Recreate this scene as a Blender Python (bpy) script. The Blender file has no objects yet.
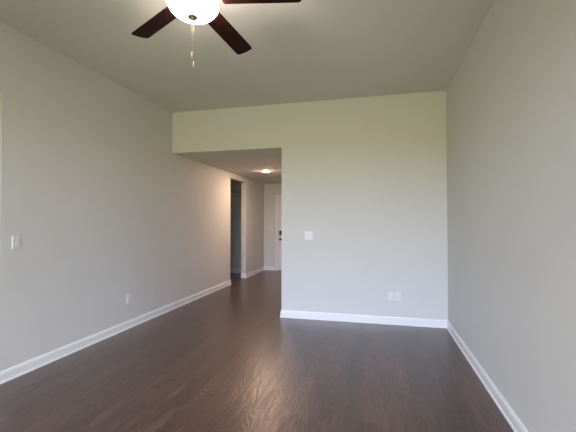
import bpy, bmesh, math
from mathutils import Vector, Matrix
PI = math.pi
scene = bpy.context.scene
COL = scene.collection

# ------------------------------------------------------------------ camera
CAM_H = 1.36
cd = bpy.data.cameras.new('camera'); cam = bpy.data.objects.new('camera', cd); COL.objects.link(cam)
cam.location = (0, 0, CAM_H)
cam.rotation_euler = (PI/2 + 0.0154, 0, 0.2424)
cd.sensor_fit = 'HORIZONTAL'; cd.sensor_width = 36; cd.lens = 358.84/576*36
cd.clip_start = 0.05; cd.clip_end = 200
scene.camera = cam

# ------------------------------------------------------------------ world: pale blue sky above, sunlit lawn below the horizon
# (height of the direction, colour): sunlit deck and lawn below, pale horizon, bright upper sky
SKY_BANDS = [((-1, -0.36), (3.1, 3.2, 2.0)), ((-0.34, -0.01), (4.6, 4.25, 2.2)), ((0.01, 0.34), (9.5, 10.4, 13.8)), ((0.36, 0.60), (17.0, 17.2, 17.7)), ((0.64, 1), (2.5, 3.0, 3.6))]
SKY_MAX = 20.0
w = bpy.data.worlds.new('world'); scene.world = w; w.use_nodes = True
nt = w.node_tree; nt.nodes.clear()
tc = nt.nodes.new('ShaderNodeTexCoord'); sx = nt.nodes.new('ShaderNodeSeparateXYZ')
mr = nt.nodes.new('ShaderNodeMapRange'); mr.inputs[1].default_value = -1; mr.inputs[2].default_value = 1
mx = nt.nodes.new('ShaderNodeValToRGB'); el = mx.color_ramp.elements
stops = [((z+1)/2, c) for zz, c in SKY_BANDS for z in zz]
while len(el) < len(stops): el.new(0.5)
for e_, (p_, c) in zip(el, stops):
    e_.position = p_
for e_, (p_, c) in zip(el, stops):
    e_.position = p_; e_.color = (*[v/SKY_MAX for v in c], 1)
bg = nt.nodes.new('ShaderNodeBackground'); ow = nt.nodes.new('ShaderNodeOutputWorld')
bg.inputs[1].default_value = SKY_MAX
nt.links.new(tc.outputs['Generated'], sx.inputs[0]); nt.links.new(sx.outputs['Z'], mr.inputs[0])
nt.links.new(mr.outputs[0], mx.inputs[0]); nt.links.new(mx.outputs[0], bg.inputs[0])
nt.links.new(bg.outputs[0], ow.inputs[0])

# window opening in the wall behind the camera
WX0, WX1, WZ0, WZ1 = -2.90, 0.70, 0.06, 2.45
YB = -0.50            # inner face of that wall
pl = bpy.data.lights.new('window_portal', 'AREA'); pl.shape = 'RECTANGLE'
pl.size = WX1-WX0; pl.size_y = WZ1-WZ0; pl.cycles.is_portal = True
po = bpy.data.objects.new('window_portal', pl); COL.objects.link(po)
po.location = ((WX0+WX1)/2, YB-0.13, (WZ0+WZ1)/2); po.rotation_euler = (PI/2, 0, 0)      # faces into the room

FAN_BOWL = ((1.0, 0.97, 0.93), 24.0)
FAN_BULB = ((1.0, 0.85, 0.70), 900.0)
HALL_LAMP = ((1.0, 0.68, 0.50), 660.0)

scene.view_settings.view_transform = 'Standard'
scene.view_settings.look = 'None'
scene.view_settings.gamma = 1.0
scene.view_settings.use_curve_mapping = False
scene.view_settings.exposure = 0.12

# ------------------------------------------------------------------ materials
def principled(name, col, rough=0.5, spec=0.5, metal=0.0):
    m = bpy.data.materials.new(name); m.use_nodes = True
    b = m.node_tree.nodes['Principled BSDF']
    b.inputs['Base Color'].default_value = (*col, 1); b.inputs['Roughness'].default_value = rough
    b.inputs['Metallic'].default_value = metal; b.inputs['Specular IOR Level'].default_value = spec
    return m

def paint(name, col, rough, scale=220, bump=0.04, spec=0.3, var=0.02):
    m = principled(name, col, rough, spec); n = m.node_tree; b = n.nodes['Principled BSDF']
    t = n.nodes.new('ShaderNodeTexCoord')
    no = n.nodes.new('ShaderNodeTexNoise'); no.inputs['Scale'].default_value = scale; no.inputs['Detail'].default_value = 3
    bp = n.nodes.new('ShaderNodeBump'); bp.inputs['Strength'].default_value = bump; bp.inputs['Distance'].default_value = 0.002
    n.links.new(t.outputs['Object'], no.inputs['Vector']); n.links.new(no.outputs['Fac'], bp.inputs['Height'])
    n.links.new(bp.outputs[0], b.inputs['Normal'])
    n2 = n.nodes.new('ShaderNodeTexNoise'); n2.inputs['Scale'].default_value = 3.0
    mr = n.nodes.new('ShaderNodeMapRange'); mr.inputs[3].default_value = 1-var; mr.inputs[4].default_value = 1+var
    mul = n.nodes.new('ShaderNodeVectorMath'); mul.operation = 'SCALE'; mul.inputs[0].default_value = col
    n.links.new(t.outputs['Object'], n2.inputs['Vector']); n.links.new(n2.outputs['Fac'], mr.inputs[0])
    n.links.new(mr.outputs[0], mul.inputs['Scale']); n.links.new(mul.outputs[0], b.inputs['Base Color'])
    return m

M = {}
M['wall'] = paint('wall_paint', (0.615, 0.615, 0.585), 0.55)
M['ceiling'] = paint('ceiling_paint', (0.64, 0.62, 0.58), 0.9, spec=0.1)
M['trim'] = paint('trim_paint', (0.76, 0.77, 0.76), 0.28, scale=40, bump=0.01, spec=0.5, var=0.01)
M['plate'] = principled('white_plastic', (0.70, 0.70, 0.70), 0.3)
M['slot'] = principled('slot_dark', (0.05, 0.05, 0.05), 0.6)
M['black'] = principled('black_metal', (0.012, 0.012, 0.012), 0.35)
M['bronze'] = principled('brushed_nickel', (0.42, 0.34, 0.25), 0.32, metal=1.0)
M['brass'] = principled('brass', (0.70, 0.55, 0.25), 0.3, metal=1.0)
M['ivory'] = principled('antique_brass', (0.62, 0.52, 0.34), 0.35, metal=0.6)
M['screw'] = principled('screw_metal', (0.6, 0.6, 0.6), 0.4, metal=1.0)

def floor_material():
    m = principled('dark_hardwood', (0.06, 0.04, 0.03), 0.30, 0.5)
    n = m.node_tree; b = n.nodes['Principled BSDF']; L = n.links.new
    b.inputs['Coat Weight'].default_value = 0.55; b.inputs['Coat Roughness'].default_value = 0.30; b.inputs['Coat IOR'].default_value = 1.5
    t = n.nodes.new('ShaderNodeTexCoord')
    mp = n.nodes.new('ShaderNodeMapping'); mp.inputs['Rotation'].default_value = (0, 0, PI/2)
    L(t.outputs['Object'], mp.inputs[0])
    br = n.nodes.new('ShaderNodeTexBrick')
    br.inputs['Scale'].default_value = 1.0; br.inputs['Brick Width'].default_value = 1.25; br.inputs['Row Height'].default_value = 0.127
    br.inputs['Mortar Size'].default_value = 0.0012; br.inputs['Mortar Smooth'].default_value = 0.3
    br.offset = 0.37; br.offset_frequency = 3; br.squash = 0.8; br.squash_frequency = 2
    br.inputs['Color1'].default_value = (0, 0, 0, 1); br.inputs['Color2'].default_value = (1, 1, 1, 1); br.inputs['Mortar'].default_value = (0.5, 0.5, 0.5, 1)
    L(mp.outputs[0], br.inputs['Vector'])
    # grain, offset per plank, stretched along the board
    sc = n.nodes.new('ShaderNodeVectorMath'); sc.operation = 'MULTIPLY'; sc.inputs[1].default_value = (1.6, 18.0, 1.0)
    L(mp.outputs[0], sc.inputs[0])
    off = n.nodes.new('ShaderNodeVectorMath'); off.operation = 'SCALE'; off.inputs['Scale'].default_value = 37.0
    L(br.outputs['Color'], off.inputs[0])
    ad = n.nodes.new('ShaderNodeVectorMath'); ad.operation = 'ADD'; L(sc.outputs[0], ad.inputs[0]); L(off.outputs[0], ad.inputs[1])
    g = n.nodes.new('ShaderNodeTexNoise'); g.inputs['Scale'].default_value = 1.0; g.inputs['Detail'].default_value = 5; g.inputs['Roughness'].default_value = 0.6
    g.inputs['Distortion'].default_value = 0.7
    L(ad.outputs[0], g.inputs['Vector'])
    # cathedral rings for the bump: contour lines of a stretched noise
    sc2 = n.nodes.new('ShaderNodeVectorMath'); sc2.operation = 'MULTIPLY'; sc2.inputs[1].default_value = (1.1, 6.5, 1.0)
    L(mp.outputs[0], sc2.inputs[0])
    ad2 = n.nodes.new('ShaderNodeVectorMath'); ad2.operation = 'ADD'; L(sc2.outputs[0], ad2.inputs[0]); L(off.outputs[0], ad2.inputs[1])
    g2 = n.nodes.new('ShaderNodeTexNoise'); g2.inputs['Scale'].default_value = 1.0; g2.inputs['Detail'].default_value = 1.5
    L(ad2.outputs[0], g2.inputs['Vector'])
    ml = n.nodes.new('ShaderNodeMath'); ml.operation = 'MULTIPLY'; ml.inputs[1].default_value = 95.0; L(g2.outputs['Fac'], ml.inputs[0])
    sn = n.nodes.new('ShaderNodeMath'); sn.operation = 'SINE'; L(ml.outputs[0], sn.inputs[0])
    # colour
    r = n.nodes.new('ShaderNodeValToRGB')
    r.color_ramp.elements[0].position = 0.28; r.color_ramp.elements[0].color = (0.034, 0.0155, 0.0125, 1)
    r.color_ramp.elements[1].position = 0.75; r.color_ramp.elements[1].color = (0.100, 0.049, 0.038, 1)
    L(g.outputs['Fac'], r.inputs[0])
    pv = n.nodes.new('ShaderNodeMapRange'); pv.inputs[3].default_value = 0.75; pv.inputs[4].default_value = 1.22; L(br.outputs['Color'], pv.inputs[0])
    rv = n.nodes.new('ShaderNodeMapRange'); rv.inputs[1].default_value = -1; rv.inputs[2].default_value = 1; rv.inputs[3].default_value = 0.82; rv.inputs[4].default_value = 1.16
    L(sn.outputs[0], rv.inputs[0])
    mm = n.nodes.new('ShaderNodeMath'); mm.operation = 'MULTIPLY'; L(pv.outputs[0], mm.inputs[0]); L(rv.outputs[0], mm.inputs[1])
    cs = n.nodes.new('ShaderNodeVectorMath'); cs.operation = 'SCALE'; L(r.outputs[0], cs.inputs[0]); L(mm.outputs[0], cs.inputs['Scale'])
    gap = n.nodes.new('ShaderNodeMix'); gap.data_type = 'RGBA'; gap.inputs['B'].default_value = (0.012, 0.008, 0.006, 1)
    L(br.outputs['Fac'], gap.inputs[0]); L(cs.outputs[0], gap.inputs['A']); L(gap.outputs['Result'], b.inputs['Base Color'])
    # bump
    h = n.nodes.new('ShaderNodeMath'); h.operation = 'MULTIPLY_ADD'; L(sn.outputs[0], h.inputs[0]); h.inputs[1].default_value = 0.30; L(g.outputs['Fac'], h.inputs[2])
    h2 = n.nodes.new('ShaderNodeMath'); h2.operation = 'MULTIPLY_ADD'; L(br.outputs['Fac'], h2.inputs[0]); h2.inputs[1].default_value = -1.0; L(h.outputs[0], h2.inputs[2])
    bp = n.nodes.new('ShaderNodeBump'); bp.inputs['Strength'].default_value = 0.7; bp.inputs['Distance'].default_value = 0.0012
    L(h2.outputs[0], bp.inputs['Height']); L(bp.outputs[0], b.inputs['Normal']); L(bp.outputs[0], b.inputs['Coat Normal'])
    rr = n.nodes.new('ShaderNodeMapRange'); rr.inputs[3].default_value = 0.30; rr.inputs[4].default_value = 0.40; L(g.outputs['Fac'], rr.inputs[0])
    L(rr.outputs[0], b.inputs['Roughness'])
    return m
M['floor'] = floor_material()

def blade_material():
    m = principled('walnut_blade', (0.05, 0.018, 0.01), 0.5, 0.12)
    n = m.node_tree; b = n.nodes['Principled BSDF']; L = n.links.new
    t = n.nodes.new('ShaderNodeTexCoord')
    mp = n.nodes.new('ShaderNodeMapping'); mp.inputs['Scale'].default_value = (4, 60, 4)
    g = n.nodes.new('ShaderNodeTexNoise'); g.inputs['Scale'].default_value = 1; g.inputs['Detail'].default_value = 4; g.inputs['Distortion'].default_value = 0.5
    r = n.nodes.new('ShaderNodeValToRGB')
    r.color_ramp.elements[0].position = 0.3; r.color_ramp.elements[0].color = (0.006, 0.0015, 0.001, 1)
    r.color_ramp.elements[1].position = 0.72; r.color_ramp.elements[1].color = (0.034, 0.0075, 0.004, 1)
    L(t.outputs['Object'], mp.inputs[0]); L(mp.outputs[0], g.inputs['Vector']); L(g.outputs['Fac'], r.inputs[0]); L(r.outputs[0], b.inputs['Base Color'])
    return m
M['blade'] = blade_material()

def emissive(name, col, strength, base=(0.9, 0.88, 0.85)):
    m = principled(name, base, 0.25); b = m.node_tree.nodes['Principled BSDF']
    b.inputs['Emission Color'].default_value = (*col, 1); b.inputs['Emission Strength'].default_value = strength
    return m
M['bowl'] = emissive('lit_frosted_glass', *FAN_BOWL)
M['bulb'] = emissive('lit_bulb', *FAN_BULB)
M['hall_lens'] = emissive('lit_diffuser', *HALL_LAMP)

def glass_material():
    m = bpy.data.materials.new('window_glass'); m.use_nodes = True; n = m.node_tree; n.nodes.clear()
    o = n.nodes.new('ShaderNodeOutputMaterial'); mix = n.nodes.new('ShaderNodeMixShader')
    f = n.nodes.new('ShaderNodeFresnel'); f.inputs[0].default_value = 1.45
    a = n.nodes.new('ShaderNodeBsdfTransparent'); g = n.nodes.new('ShaderNodeBsdfGlossy'); g.inputs['Roughness'].default_value = 0.02
    n.links.new(f.outputs[0], mix.inputs[0]); n.links.new(a.outputs[0], mix.inputs[1]); n.links.new(g.outputs[0], mix.inputs[2]); n.links.new(mix.outputs[0], o.inputs[0])
    return m
M['glass'] = glass_material()

# ------------------------------------------------------------------ mesh helpers
def box(bm, x0, x1, y0, y1, z0, z1, mi=0):
    vs = [bm.verts.new(p) for p in ((x0,y0,z0),(x1,y0,z0),(x1,y1,z0),(x0,y1,z0),(x0,y0,z1),(x1,y0,z1),(x1,y1,z1),(x0,y1,z1))]
    for f in ((0,3,2,1),(4,5,6,7),(0,1,5,4),(1,2,6,5),(2,3,7,6),(3,0,4,7)):
        fc = bm.faces.new([vs[i] for i in f]); fc.material_index = mi
    return vs

def lathe(bm, prof, n=48, cx=0, cy=0, smooth=True, axis='Z'):
    rings = []
    def pt(r, a, z):
        if axis == 'Z': return (cx+r*math.cos(a), cy+r*math.sin(a), z)
        return (cx+r*math.cos(a), z, cy+r*math.sin(a))      # axis Y, cy acts as height
    for r, z in prof:
        if r < 1e-6: rings.append([bm.verts.new(pt(0, 0, z))])
        else: rings.append([bm.verts.new(pt(r, 2*PI*k/n, z)) for k in range(n)])
    for A, B in zip(rings, rings[1:]):
        for k in range(n):
            a, b = A[k % len(A)], A[(k+1) % len(A)]; c, d = B[(k+1) % len(B)], B[k % len(B)]
            q = []
            for v in (a, b, c, d):
                if v not in q: q.append(v)
            if len(q) >= 3:
                f = bm.faces.new(q); f.smooth = smooth

def prism(bm, outline, z0, z1):
    n = len(outline)
    A = [bm.verts.new((x, y, z0)) for x, y in outline]; B = [bm.verts.new((x, y, z1)) for x, y in outline]
    bm.faces.new(A[::-1]); bm.faces.new(B)
    for i in range(n): bm.faces.new((A[i], A[(i+1) % n], B[(i+1) % n], B[i]))

def obj(name, bm, mats, parent=None, loc=(0,0,0), rot=(0,0,0), bevel=0, seg=2, fix=True):
    if fix: bmesh.ops.recalc_face_normals(bm, faces=bm.faces)
    me = bpy.data.meshes.new(name); bm.to_mesh(me); bm.free()
    for m in (mats if isinstance(mats, (list, tuple)) else [mats]): me.materials.append(m)
    o = bpy.data.objects.new(name, me); COL.objects.link(o); o.location = loc; o.rotation_euler = rot
    if parent: o.parent = parent
    if bevel:
        md = o.modifiers.new('bevel', 'BEVEL'); md.width = bevel; md.segments = seg; md.limit_method = 'ANGLE'; md.angle_limit = math.radians(40)
    return o

def struct(name, bm, mats, label=None, **k):
    o = obj(name, bm, mats, **k)
    o['kind'] = 'structure'
    if label: o['label'] = label
    return o

def thing(name, label, cat, loc=(0,0,0), rot=(0,0,0), group=None):
    o = bpy.data.objects.new(name, None); COL.objects.link(o); o.location = loc; o.rotation_euler = rot
    o.empty_display_size = 0.1
    o['label'] = label; o['category'] = cat
    if group: o['group'] = group
    return o

# ------------------------------------------------------------------ room shell
XL, XR = -3.073, 0.878
YF = 4.956            # far wall
ZC = 3.05             # living room ceiling
XE = -1.320           # free end of the far wall = right side of the hall
YE = 9.615            # end wall of the hall
ZH = 2.42             # hall ceiling
T = 0.12
NY0, NY1, NZ = 0.95, 2.352, 2.455     # near opening in left wall
OY0, OY1, OZ = 7.24, 8.186, 2.305    # hall opening in left wall

bm = bmesh.new(); box(bm, -5.2, XR+T, YB-T, YE+T, -0.12, 0); struct('floor', bm, M['floor'], 'dark brown hardwood floor boards')
bm = bmesh.new(); box(bm, XL-T, XR+T, YB-T, YF+T, ZC, ZC+0.12); struct('ceiling', bm, M['ceiling'], 'flat painted living room ceiling')
bm = bmesh.new(); box(bm, -5.2, XE+T, YF+T, YE+T, ZH, ZH+0.12)
struct('ceiling_hall', bm, M['ceiling'], 'lower ceiling over the hall')
bm = bmesh.new(); box(bm, -5.2, XL-T, YB-T, 2.7, 2.6, 2.72)
struct('ceiling_side_room', bm, M['ceiling'], 'ceiling of the side room')

# left wall with its two openings
bm = bmesh.new()
a = XL-T
box(bm, a, XL, YB, NY0, 0, ZC)
box(bm, a, XL, NY0, NY1, NZ, ZC)
box(bm, a, XL, NY1, OY0, 0, ZH); box(bm, a, XL, NY1, YF+T, ZH, ZC)
box(bm, a, XL, OY0, OY1, OZ, ZH)
box(bm, a, XL, OY1, YE, 0, ZH)
struct('wall_left', bm, M['wall'], 'long light grey wall on the left')
bm = bmesh.new(); box(bm, XR, XR+T, YB, YF+T, 0, ZC); struct('wall_right', bm, M['wall'], 'light grey wall on the right')
bm = bmesh.new()
box(bm, XE, XR, YF, YF+T, 0, ZC); box(bm, XL, XE, YF, YF+T, ZH, ZC)
struct('wall_far', bm, M['wall'], 'far wall with the header over the hall opening')
bm = bmesh.new(); box(bm, XE, XE+T, YF+T, YE, 0, ZH); struct('wall_hall_right', bm, M['wall'], 'right side wall of the hall')
DX0, DX1, DZ = -2.672, -1.757, 2.035         # front door opening in the hall's end wall
bm = bmesh.new()
box(bm, a, DX0, YE, YE+T, 0, ZH); box(bm, DX1, XE+T, YE, YE+T, 0, ZH); box(bm, DX0, DX1, YE, YE+T, DZ, ZH)
struct('wall_hall_end', bm, M['wall'], 'end wall of the hall beside the front door')
# wall behind the camera with the wide window
bm = bmesh.new()
box(bm, a, WX0, YB-T, YB, 0, ZC); box(bm, WX1, XR+T, YB-T, YB, 0, ZC)
box(bm, WX0, WX1, YB-T, YB, 0, WZ0); box(bm, WX0, WX1, YB-T, YB, WZ1, ZC)
struct('wall_back', bm, M['wall'], 'wall behind the viewer with the wide window')
# stub rooms beyond the two openings
bm = bmesh.new()
box(bm, -5.2, -5.08, YB-T, 2.7, 0, 2.6); box(bm, -5.08, a, YB-T, YB, 0, 2.6); box(bm, -5.08, a, 2.58, 2.7, 0, 2.6)
struct('wall_side_room', bm, M['wall'], 'walls of the room beyond the near opening')
SY = 8.93
bm = bmesh.new()
box(bm, -5.2, -5.08, 6.6, SY+T, 0, ZH); box(bm, -5.08, a, 6.6, 6.72, 0, ZH); box(bm, -5.08, a, SY, SY+T, 0, ZH)
struct('wall_closet', bm, M['wall'], 'walls of the dark space beyond the hall opening')

# window frame and panes
bm = bmesh.new(); y0, y1 = YB-T+0.02, YB-0.03
box(bm, WX0, WX0+.05, y0, y1, WZ0, WZ1); box(bm, WX1-.05, WX1, y0, y1, WZ0, WZ1)
box(bm, WX0+.05, WX1-.05, y0, y1, WZ0, WZ0+.05); box(bm, WX0+.05, WX1-.05, y0, y1, WZ1-.05, WZ1)
for k in (1, 2):
    x = WX0 + (WX1-WX0)*k/3; box(bm, x-.03, x+.03, y0, y1, WZ0+.05, WZ1-.05)
win = struct('window_1', bm, M['trim'], 'wide white framed window behind the viewer')
for k in range(3):
    xa = WX0+(WX1-WX0)*k/3 + (.05 if k == 0 else .03); xb = WX0+(WX1-WX0)*(k+1)/3 - (.05 if k == 2 else .03)
    bm = bmesh.new(); v = [bm.verts.new(p) for p in ((xa, YB-.07, WZ0+.05), (xb, YB-.07, WZ0+.05), (xb, YB-.07, WZ1-.05), (xa, YB-.07, WZ1-.05))]
    bm.faces.new(v); obj('pane', bm, M['glass'], parent=win)

# ------------------------------------------------------------------ baseboards: moulded profile swept along the wall foot
BPROF = [(0, 0), (.021, 0), (.0205, .010), (.016, .017), (.0125, .019), (.0125, .074), (.0105, .079), (.0105, .085), (.006, .093), (.004, .100), (0, .102)]
def baseboard(name, path, label, closed=False):
    """path: list of (x, y) at the wall face; the room lies to the LEFT of the walking direction. Mitred at the corners."""
    bm = bmesh.new(); P = [Vector(p) for p in path]; rings = []
    for i, p in enumerate(P):
        d0 = (p-P[i-1]).normalized() if i > 0 else None
        d1 = (P[i+1]-p).normalized() if i < len(P)-1 else None
        if d0 is None: d0 = d1
        if d1 is None: d1 = d0
        n0 = Vector((-d0.y, d0.x)); n1 = Vector((-d1.y, d1.x)); m = (n0+n1)/(1+n0.dot(n1))
        rings.append([bm.verts.new((p.x+m.x*o, p.y+m.y*o, z)) for o, z in BPROF])
    K = len(BPROF)
    for A, B in zip(rings, rings[1:]):
        for k in range(K): bm.faces.new((A[k], A[(k+1) % K], B[(k+1) % K], B[k]))
    bm.faces.new(rings[0]); bm.faces.new(rings[-1][::-1])
    return struct(name, bm, M['trim'], label)
# walking so that the room is on the left-hand side
baseboard('baseboard_left', [(a, OY0), (XL, OY0), (XL, NY1), (a, NY1)], 'white baseboard along the left wall')
baseboard('baseboard_hall_left', [(XL, YE), (XL, OY1), (a, OY1)], 'white baseboard in the hall past the side opening')
baseboard('baseboard_far', [(XR, YF), (XE, YF), (XE, YE)], 'white baseboard along the far wall and round its end')
baseboard('baseboard_right', [(XR, YB), (XR, YF)], 'white baseboard along the right wall')
baseboard('baseboard_hall_end', [(-2.741, YE), (XL, YE)], 'white baseboard on the hall end wall')
baseboard('baseboard_near_left', [(XL, NY0), (XL, YB)], 'white baseboard on the left wall before the near opening')
baseboard('baseboard_back', [(XL, YB), (XR, YB)], 'white baseboard under the wide window')
baseboard('baseboard_closet', [(a, SY), (-5.08, SY)], 'white baseboard in the dark space beyond the hall opening')

# small ledge high on the wall beyond the hall opening
bm = bmesh.new(); box(bm, -5.08, a, SY-0.30, SY, 2.075, 2.095); struct('trim_1', bm, M['wall'], 'high shelf ledge beyond the hall opening', bevel=.003)

# ------------------------------------------------------------------ front door: casing, slab, lock
bm = bmesh.new(); cw = .064
for (x0, x1, z0, z1) in ((DX0-cw, DX0, 0, DZ+cw), (DX1, DX1+cw, 0, DZ+cw), (DX0, DX1, DZ, DZ+cw)):
    box(bm, x0, x1, YE-.017, YE, z0, z1)
for (x0, x1, z0, z1) in ((DX0-cw, DX0-cw+.016, 0, DZ+cw), (DX1+cw-.016, DX1+cw, 0, DZ+cw), (DX0-cw+.016, DX1+cw-.016, DZ+cw-.016, DZ+cw)):
    box(bm, x0, x1, YE-.024, YE-.017, z0, z1)
struct('trim_2', bm, M['trim'], 'white casing round the front door', bevel=.003)
bm = bmesh.new()
ys = YE+.035                                     # inner face of the slab, set back in the frame
box(bm, DX0+.003, DX1-.003, ys, ys+.045, .008, DZ-.003)
door = struct('door_1', bm, M['trim'], 'white panelled front door at the end of the hall')
def raised_panel(x0, x1, z0, z1):
    bm = bmesh.new()
    for i, (xa, xb, za, zb) in enumerate(((x0, x0+.02, z0, z1), (x1-.02, x1, z0, z1), (x0+.02, x1-.02, z0, z0+.02), (x0+.02, x1-.02, z1-.02, z1))):
        box(bm, xa, xb, ys-.006, ys+.002, za, zb)
    box(bm, x0+.05, x1-.05, ys-.005, ys+.002, z0+.05, z1-.05)
    obj('door_panel', bm, M['trim'], parent=door, bevel=.002)
xm = (DX0+DX1)/2
for (z0, z1) in ((.20, .82), (.98, 1.62), (1.72, 1.93)):
    raised_panel(DX0+.11, xm-.05, z0, z1); raised_panel(xm+.05, DX1-.11, z0, z1)
# smart deadbolt body and thumb turn
bm = bmesh.new(); lx = DX0+.072
box(bm, lx-.034, lx+.034, ys-.03, ys, 0.985, 1.105); lock = obj('deadbolt', bm, M['black'], parent=door, bevel=.014, seg=3); lock['label'] = 'black deadbolt body'
bm = bmesh.new(); lathe(bm, [(0, ys-.052), (.010, ys-.052), (.012, ys-.04), (.012, ys-.030)], 20, lx, 1.01, axis='Y'); box(bm, lx-.022, lx+.022, ys-.064, ys-.050, 1.004, 1.016)
obj('thumb_turn', bm, M['black'], parent=lock)
bm = bmesh.new()
lathe(bm, [(0, ys-.075), (.018, ys-.073), (.027, ys-.062), (.028, ys-.05), (.020, ys-.038), (.011, ys-.03), (.011, ys-.012), (.030, ys-.010), (.033, ys), (0, ys)], 32, lx, .868, axis='Y')
k = obj('door_knob', bm, M['black'], parent=door); k['label'] = 'black round door knob'
bm = bmesh.new(); box(bm, DX0, DX1, YE+.03, YE+T, 0, .008)
obj('threshold', bm, M['bronze'], parent=door)
bm = bmesh.new(); box(bm, DX0, DX0+.003, YE, YE+T, 0, DZ); box(bm, DX1-.003, DX1, YE, YE+T, 0, DZ); box(bm, DX0+.003, DX1-.003, YE, YE+T, DZ-.003, DZ)
obj('door_jamb', bm, M['trim'], parent=door)

# ------------------------------------------------------------------ wall plates (built facing -Y at the origin, wall plane y = 0)
def rounded(w_, h_, r, n=4):
    pts = []
    for cx, cz, a0 in ((w_/2-r, h_/2-r, 0), (-w_/2+r, h_/2-r, PI/2), (-w_/2+r, -h_/2+r, PI), (w_/2-r, -h_/2+r, 1.5*PI)):
        for k_ in range(n+1):
            t_ = a0 + PI/2*k_/n; pts.append((cx+r*math.cos(t_), cz+r*math.sin(t_)))
    return pts
def plate_mesh(bm, w_, h_, d=.0065, r=.004, inset=.0025, cx=0, cz=0, y=0):
    o1 = rounded(w_, h_, r); o2 = rounded(w_-2*inset, h_-2*inset, r)
    A = [bm.verts.new((cx+x, y, cz+z)) for x, z in o1]; B = [bm.verts.new((cx+x, y-d*.5, cz+z)) for x, z in o1]; C_ = [bm.verts.new((cx+x, y-d, cz+z)) for x, z in o2]
    n = len(o1); bm.faces.new(A); bm.faces.new(C_[::-1])
    for P, Q in ((A, B), (B, C_)):
        for i in range(n): bm.faces.new((P[i], P[(i+1) % n], Q[(i+1) % n], Q[i]))
def screws(parent, pts, y=-.0065):
    for x, z in pts:
        bm = bmesh.new(); lathe(bm, [(0, y-.0012), (.0022, y-.0010), (.003, y), (0, y)], 12, x, z, axis='Y'); obj('screw', bm, M['plate'], parent=parent)

def light_switch(label, loc, rotz, gangs=1, group=None):
    t = thing('light_switch', label, 'light switch', loc, (0, 0, rotz), group)
    w_ = .072 + .046*(gangs-1); h_ = .116
    bm = bmesh.new(); plate_mesh(bm, w_, h_); obj('cover_plate', bm, M['plate'], parent=t)
    for g in range(gangs):
        cx = (g-(gangs-1)/2)*.046
        bm = bmesh.new()                      # rocker paddle, tilted about its middle
        x0, x1 = cx-.0165, cx+.0165
        prof = [(-.0066, -.033), (-.0108, -.033), (-.0082, 0), (-.0075, .033), (-.0066, .033)]
        A = [bm.verts.new((x0, y, z)) for y, z in prof]; B = [bm.verts.new((x1, y, z)) for y, z in prof]
        bm.faces.new(A); bm.faces.new(B[::-1])
        for i in range(5): bm.faces.new((A[i], A[(i+1) % 5], B[(i+1) % 5], B[i]))
        obj('rocker', bm, M['plate'], parent=t)
        bm = bmesh.new()
        for q in ((cx-.018, cx-.0168, -.0345, .0345), (cx+.0168, cx+.018, -.0345, .0345), (cx-.0168, cx+.0168, .0333, .0345), (cx-.0168, cx+.0168, -.0345, -.0333)):
            box(bm, q[0], q[1], -.0068, -.0060, q[2], q[3])
        obj('rocker_gap', bm, M['slot'], parent=t)
        screws(t, [(cx, .048), (cx, -.048)])
    return t
def outlet(label, loc, rotz, group=None):
    t = thing('electrical_outlet', label, 'outlet', loc, (0, 0, rotz), group)
    bm = bmesh.new(); plate_mesh(bm, .072, .116); obj('cover_plate', bm, M['plate'], parent=t)
    for s in (-1, 1):
        bm = bmesh.new(); plate_mesh(bm, .034, .028, d=.002, r=.010, inset=.0008, cz=s*.0195, y=-.0065); rc = obj('receptacle', bm, M['plate'], parent=t)
        bm = bmesh.new(); z = s*.0195
        box(bm, -.0075, -.0055, -.0090, -.0080, z-.002, z+.008); box(bm, .0055, .0075, -.0090, -.0080, z-.001, z+.007)
        lathe(bm, [(0, -.0090), (.0025, -.0090), (.0025, -.0080), (0, -.0080)], 10, 0, z-.0075, axis='Y')
        obj('slots', bm, M['slot'], parent=rc)
    screws(t, [(0, 0)])
    return t
# left wall faces +X: a plate facing -Y turned by +90 degrees faces +X
light_switch('white rocker light switch near the photo\'s left edge, on the left wall', (XL, 2.485, 1.175), PI/2)
outlet('white outlet low on the left living room wall, above the baseboard', (XL, 3.965, .375), PI/2)
light_switch('white double light switch on the far wall, near its free end by the hall', (-.926, YF, 1.163), 0, 2)
outlet('white outlet low on the far wall, right one of the pair', (.2715, YF, .378), 0)
t = thing('cable_plate', 'white cable jack plate low on the far wall, left one of the pair', 'wall plate', (.176, YF, .374))
bm = bmesh.new(); plate_mesh(bm, .072, .116); obj('cover_plate', bm, M['plate'], parent=t)
bm = bmesh.new(); lathe(bm, [(0, -.016), (.0025, -.016), (.0045, -.0155), (.0045, -.0085), (.007, -.0085), (.007, -.0065), (0, -.0065)], 16, 0, 0, axis='Y'); obj('jack', bm, M['screw'], parent=t)
screws(t, [(0, .042), (0, -.042)])
outlet('white outlet low on the hall\'s left wall, between side opening and end wall', (XL, 9.10, .362), PI/2)
light_switch('white double light switch on the hall end wall beside the front door', (-2.862, YE, 1.155), 0, 2)

# ------------------------------------------------------------------ hall ceiling light
t = thing('ceiling_light', 'small round lit ceiling light glowing on the hall ceiling', 'ceiling light', (-2.245, 7.18, ZH))
bm = bmesh.new(); lathe(bm, [(0, 0), (.080, 0), (.082, -.006), (.078, -.011), (.066, -.012), (.066, -.008), (0, -.008)], 48); obj('trim_ring', bm, M['plate'], parent=t)
bm = bmesh.new(); lathe(bm, [(0, -.009), (.065, -.009), (.064, -.014), (.055, -.020), (.036, -.024), (.016, -.0255), (0, -.026)], 48); obj('diffuser', bm, M['hall_lens'], parent=t)

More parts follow.
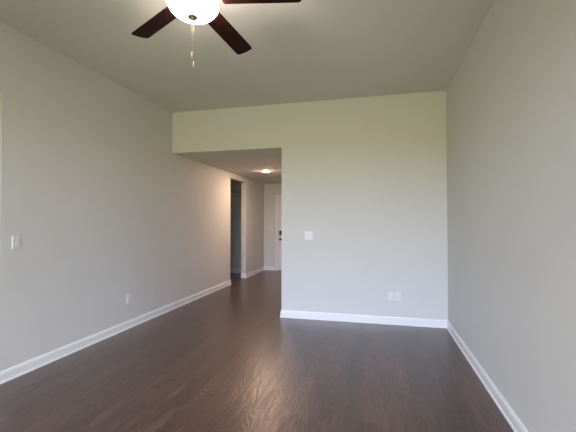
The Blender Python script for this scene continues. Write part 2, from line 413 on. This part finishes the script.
# ------------------------------------------------------------------ ceiling fan
FX, FY, FB = -1.116, 2.049, 2.774        # centre and blade height
fan = thing('ceiling_fan', 'five blade ceiling fan with dark wood blades and a lit glass bowl', 'ceiling fan', (FX, FY, ZC))
TILT = Matrix.Rotation(-0.0071, 4, 'Y') @ Matrix.Rotation(-0.076, 4, 'X')     # the fan hangs slightly askew on its ball joint
fan.rotation_euler = TILT.to_euler()
dz = -ZC
def fz(z): return z - ZC
bm = bmesh.new(); lathe(bm, [(0, 0), (.068, 0), (.070, -.012), (.062, -.04), (.035, -.062), (.018, -.068), (0, -.068)], 40); obj('canopy', bm, M['bronze'], parent=fan, rot=TILT.inverted().to_euler())
bm = bmesh.new(); lathe(bm, [(0, -.06), (.0125, -.06), (.0125, fz(2.9280)), (0, fz(2.9280))], 24); obj('downrod', bm, M['bronze'], parent=fan)
bm = bmesh.new(); lathe(bm, [(0, fz(2.9430)), (.03, fz(2.9410)), (.05, fz(2.9230)), (.10, fz(2.9130)), (.118, fz(2.8980)), (.122, fz(2.8630)), (.118, fz(2.8330)), (.10, fz(2.8160)), (.06, fz(2.8100)), (0, fz(2.8100))], 56); obj('motor_housing', bm, M['bronze'], parent=fan)
bm = bmesh.new(); lathe(bm, [(0, fz(2.812)), (.058, fz(2.812)), (.064, fz(2.790)), (.058, fz(2.768)), (.035, fz(2.756)), (.008, fz(2.752)), (.006, fz(2.645)), (0, fz(2.645))], 56); obj('light_fitter', bm, M['bronze'], parent=fan)
bm = bmesh.new()                       # frosted bowl, open at the top, 4 mm glass
BO = [(.151, 2.716), (.157, 2.712), (.158, 2.703), (.154, 2.690), (.143, 2.673), (.126, 2.657), (.102, 2.642), (.072, 2.6315), (.038, 2.6265), (.008, 2.6260)]
BI = [(.008, 2.630), (.038, 2.6305), (.070, 2.6355), (.099, 2.646), (.122, 2.661), (.139, 2.677), (.149, 2.692), (.1525, 2.703), (.150, 2.711), (.151, 2.716)]
lathe(bm, [(r_, fz(2.642+(z_-2.626))) for r_, z_ in BO+BI], 64); bmesh.ops.remove_doubles(bm, verts=bm.verts, dist=1e-5)
obj('light_bowl', bm, M['bowl'], parent=fan)
for a_ in (0.6, 0.6+PI):                # two bulbs in the bowl, below the fitter
    bm = bmesh.new(); lathe(bm, [(0, .028), (.010, .028), (.012, .020), (.020, .010), (.024, 0), (.020, -.012), (.010, -.019), (0, -.021)], 20)
    obj('bulb', bm, M['bulb'], parent=fan, loc=(.072*math.cos(a_), .072*math.sin(a_), fz(2.672)))
zb = 2.642
bm = bmesh.new(); lathe(bm, [(0, fz(zb+.003)), (.030, fz(zb+.001)), (.032, fz(zb-.006)), (.028, fz(zb-.012)), (.019, fz(zb-.014)), (.015, fz(zb-.017)), (.012, fz(zb-.024)), (.006, fz(zb-.028)), (0, fz(zb-.029))], 32); obj('finial', bm, M['bronze'], parent=fan)
# pull chains with fobs, hanging from the fitter just outside the bowl's centre line
def chain(x, y, z0, z1, mat):
    x0_, y0_, x, y = x, y, 0, 0
    bm = bmesh.new(); lathe(bm, [(0, fz(z0)), (.0003, fz(z0)), (.0003, fz(z1)), (0, fz(z1))], 6, x, y)
    nb = int((z0-z1)/.009)
    for i in range(nb):
        bmesh.ops.create_icosphere(bm, subdivisions=1, radius=.0013, matrix=Matrix.Translation((x, y, fz(z0)-(i+.5)*.009)))
    c = obj('pull_chain', bm, M['brass'], parent=fan, loc=Vector((x0_, y0_, fz(z0)))-TILT.inverted().to_3x3() @ Vector((0, 0, fz(z0))), rot=TILT.inverted().to_euler())
    bm = bmesh.new(); lathe(bm, [(0, fz(z1+.004)), (.003, fz(z1+.002)), (.0035, fz(z1-.004)), (.0065, fz(z1-.018)), (.0075, fz(z1-.028)), (.0055, fz(z1-.036)), (0, fz(z1-.039))], 20, x, y)
    obj('chain_fob', bm, mat, parent=c)
chain(-.007, .004, zb-.012, 2.418, M['ivory']); chain(.008, -.002, zb-.012, 2.352, M['ivory'])
# blades
def blade_outline():
    pts = []
    r0, r1, w0, w1 = .175, .684, .061, .068
    pts += [(r0, -w0*.75), (r0+.012, -w0)]
    pts += [(r1-.03, -w1), (r1-.012, -w1*.93)]
    for k_ in range(7):
        t_ = -1+2*k_/6; pts.append((r1-.003*abs(t_)*2, w1*.78*t_))
    pts += [(r1-.012, w1*.93), (r1-.03, w1), (r0+.012, w0), (r0, w0*.75)]
    return pts
for i in range(5):
    ang = math.radians(10.1+72*i)
    bm = bmesh.new(); prism(bm, blade_outline(), -.003, .003)
    bl = obj('blade', bm, M['blade'], parent=fan, loc=(0, 0, fz(FB)), bevel=.001)
    bl.rotation_euler = (math.radians(-12), 0, ang)
    bm = bmesh.new()
    box(bm, .085, .19, -.013, .013, .006, .012)
    prism(bm, [(.18, -.02), (.24, -.038), (.262, -.03), (.245, 0), (.262, .03), (.24, .038), (.18, .02)], .003, .008)
    obj('blade_iron', bm, M['bronze'], parent=bl, bevel=.001)
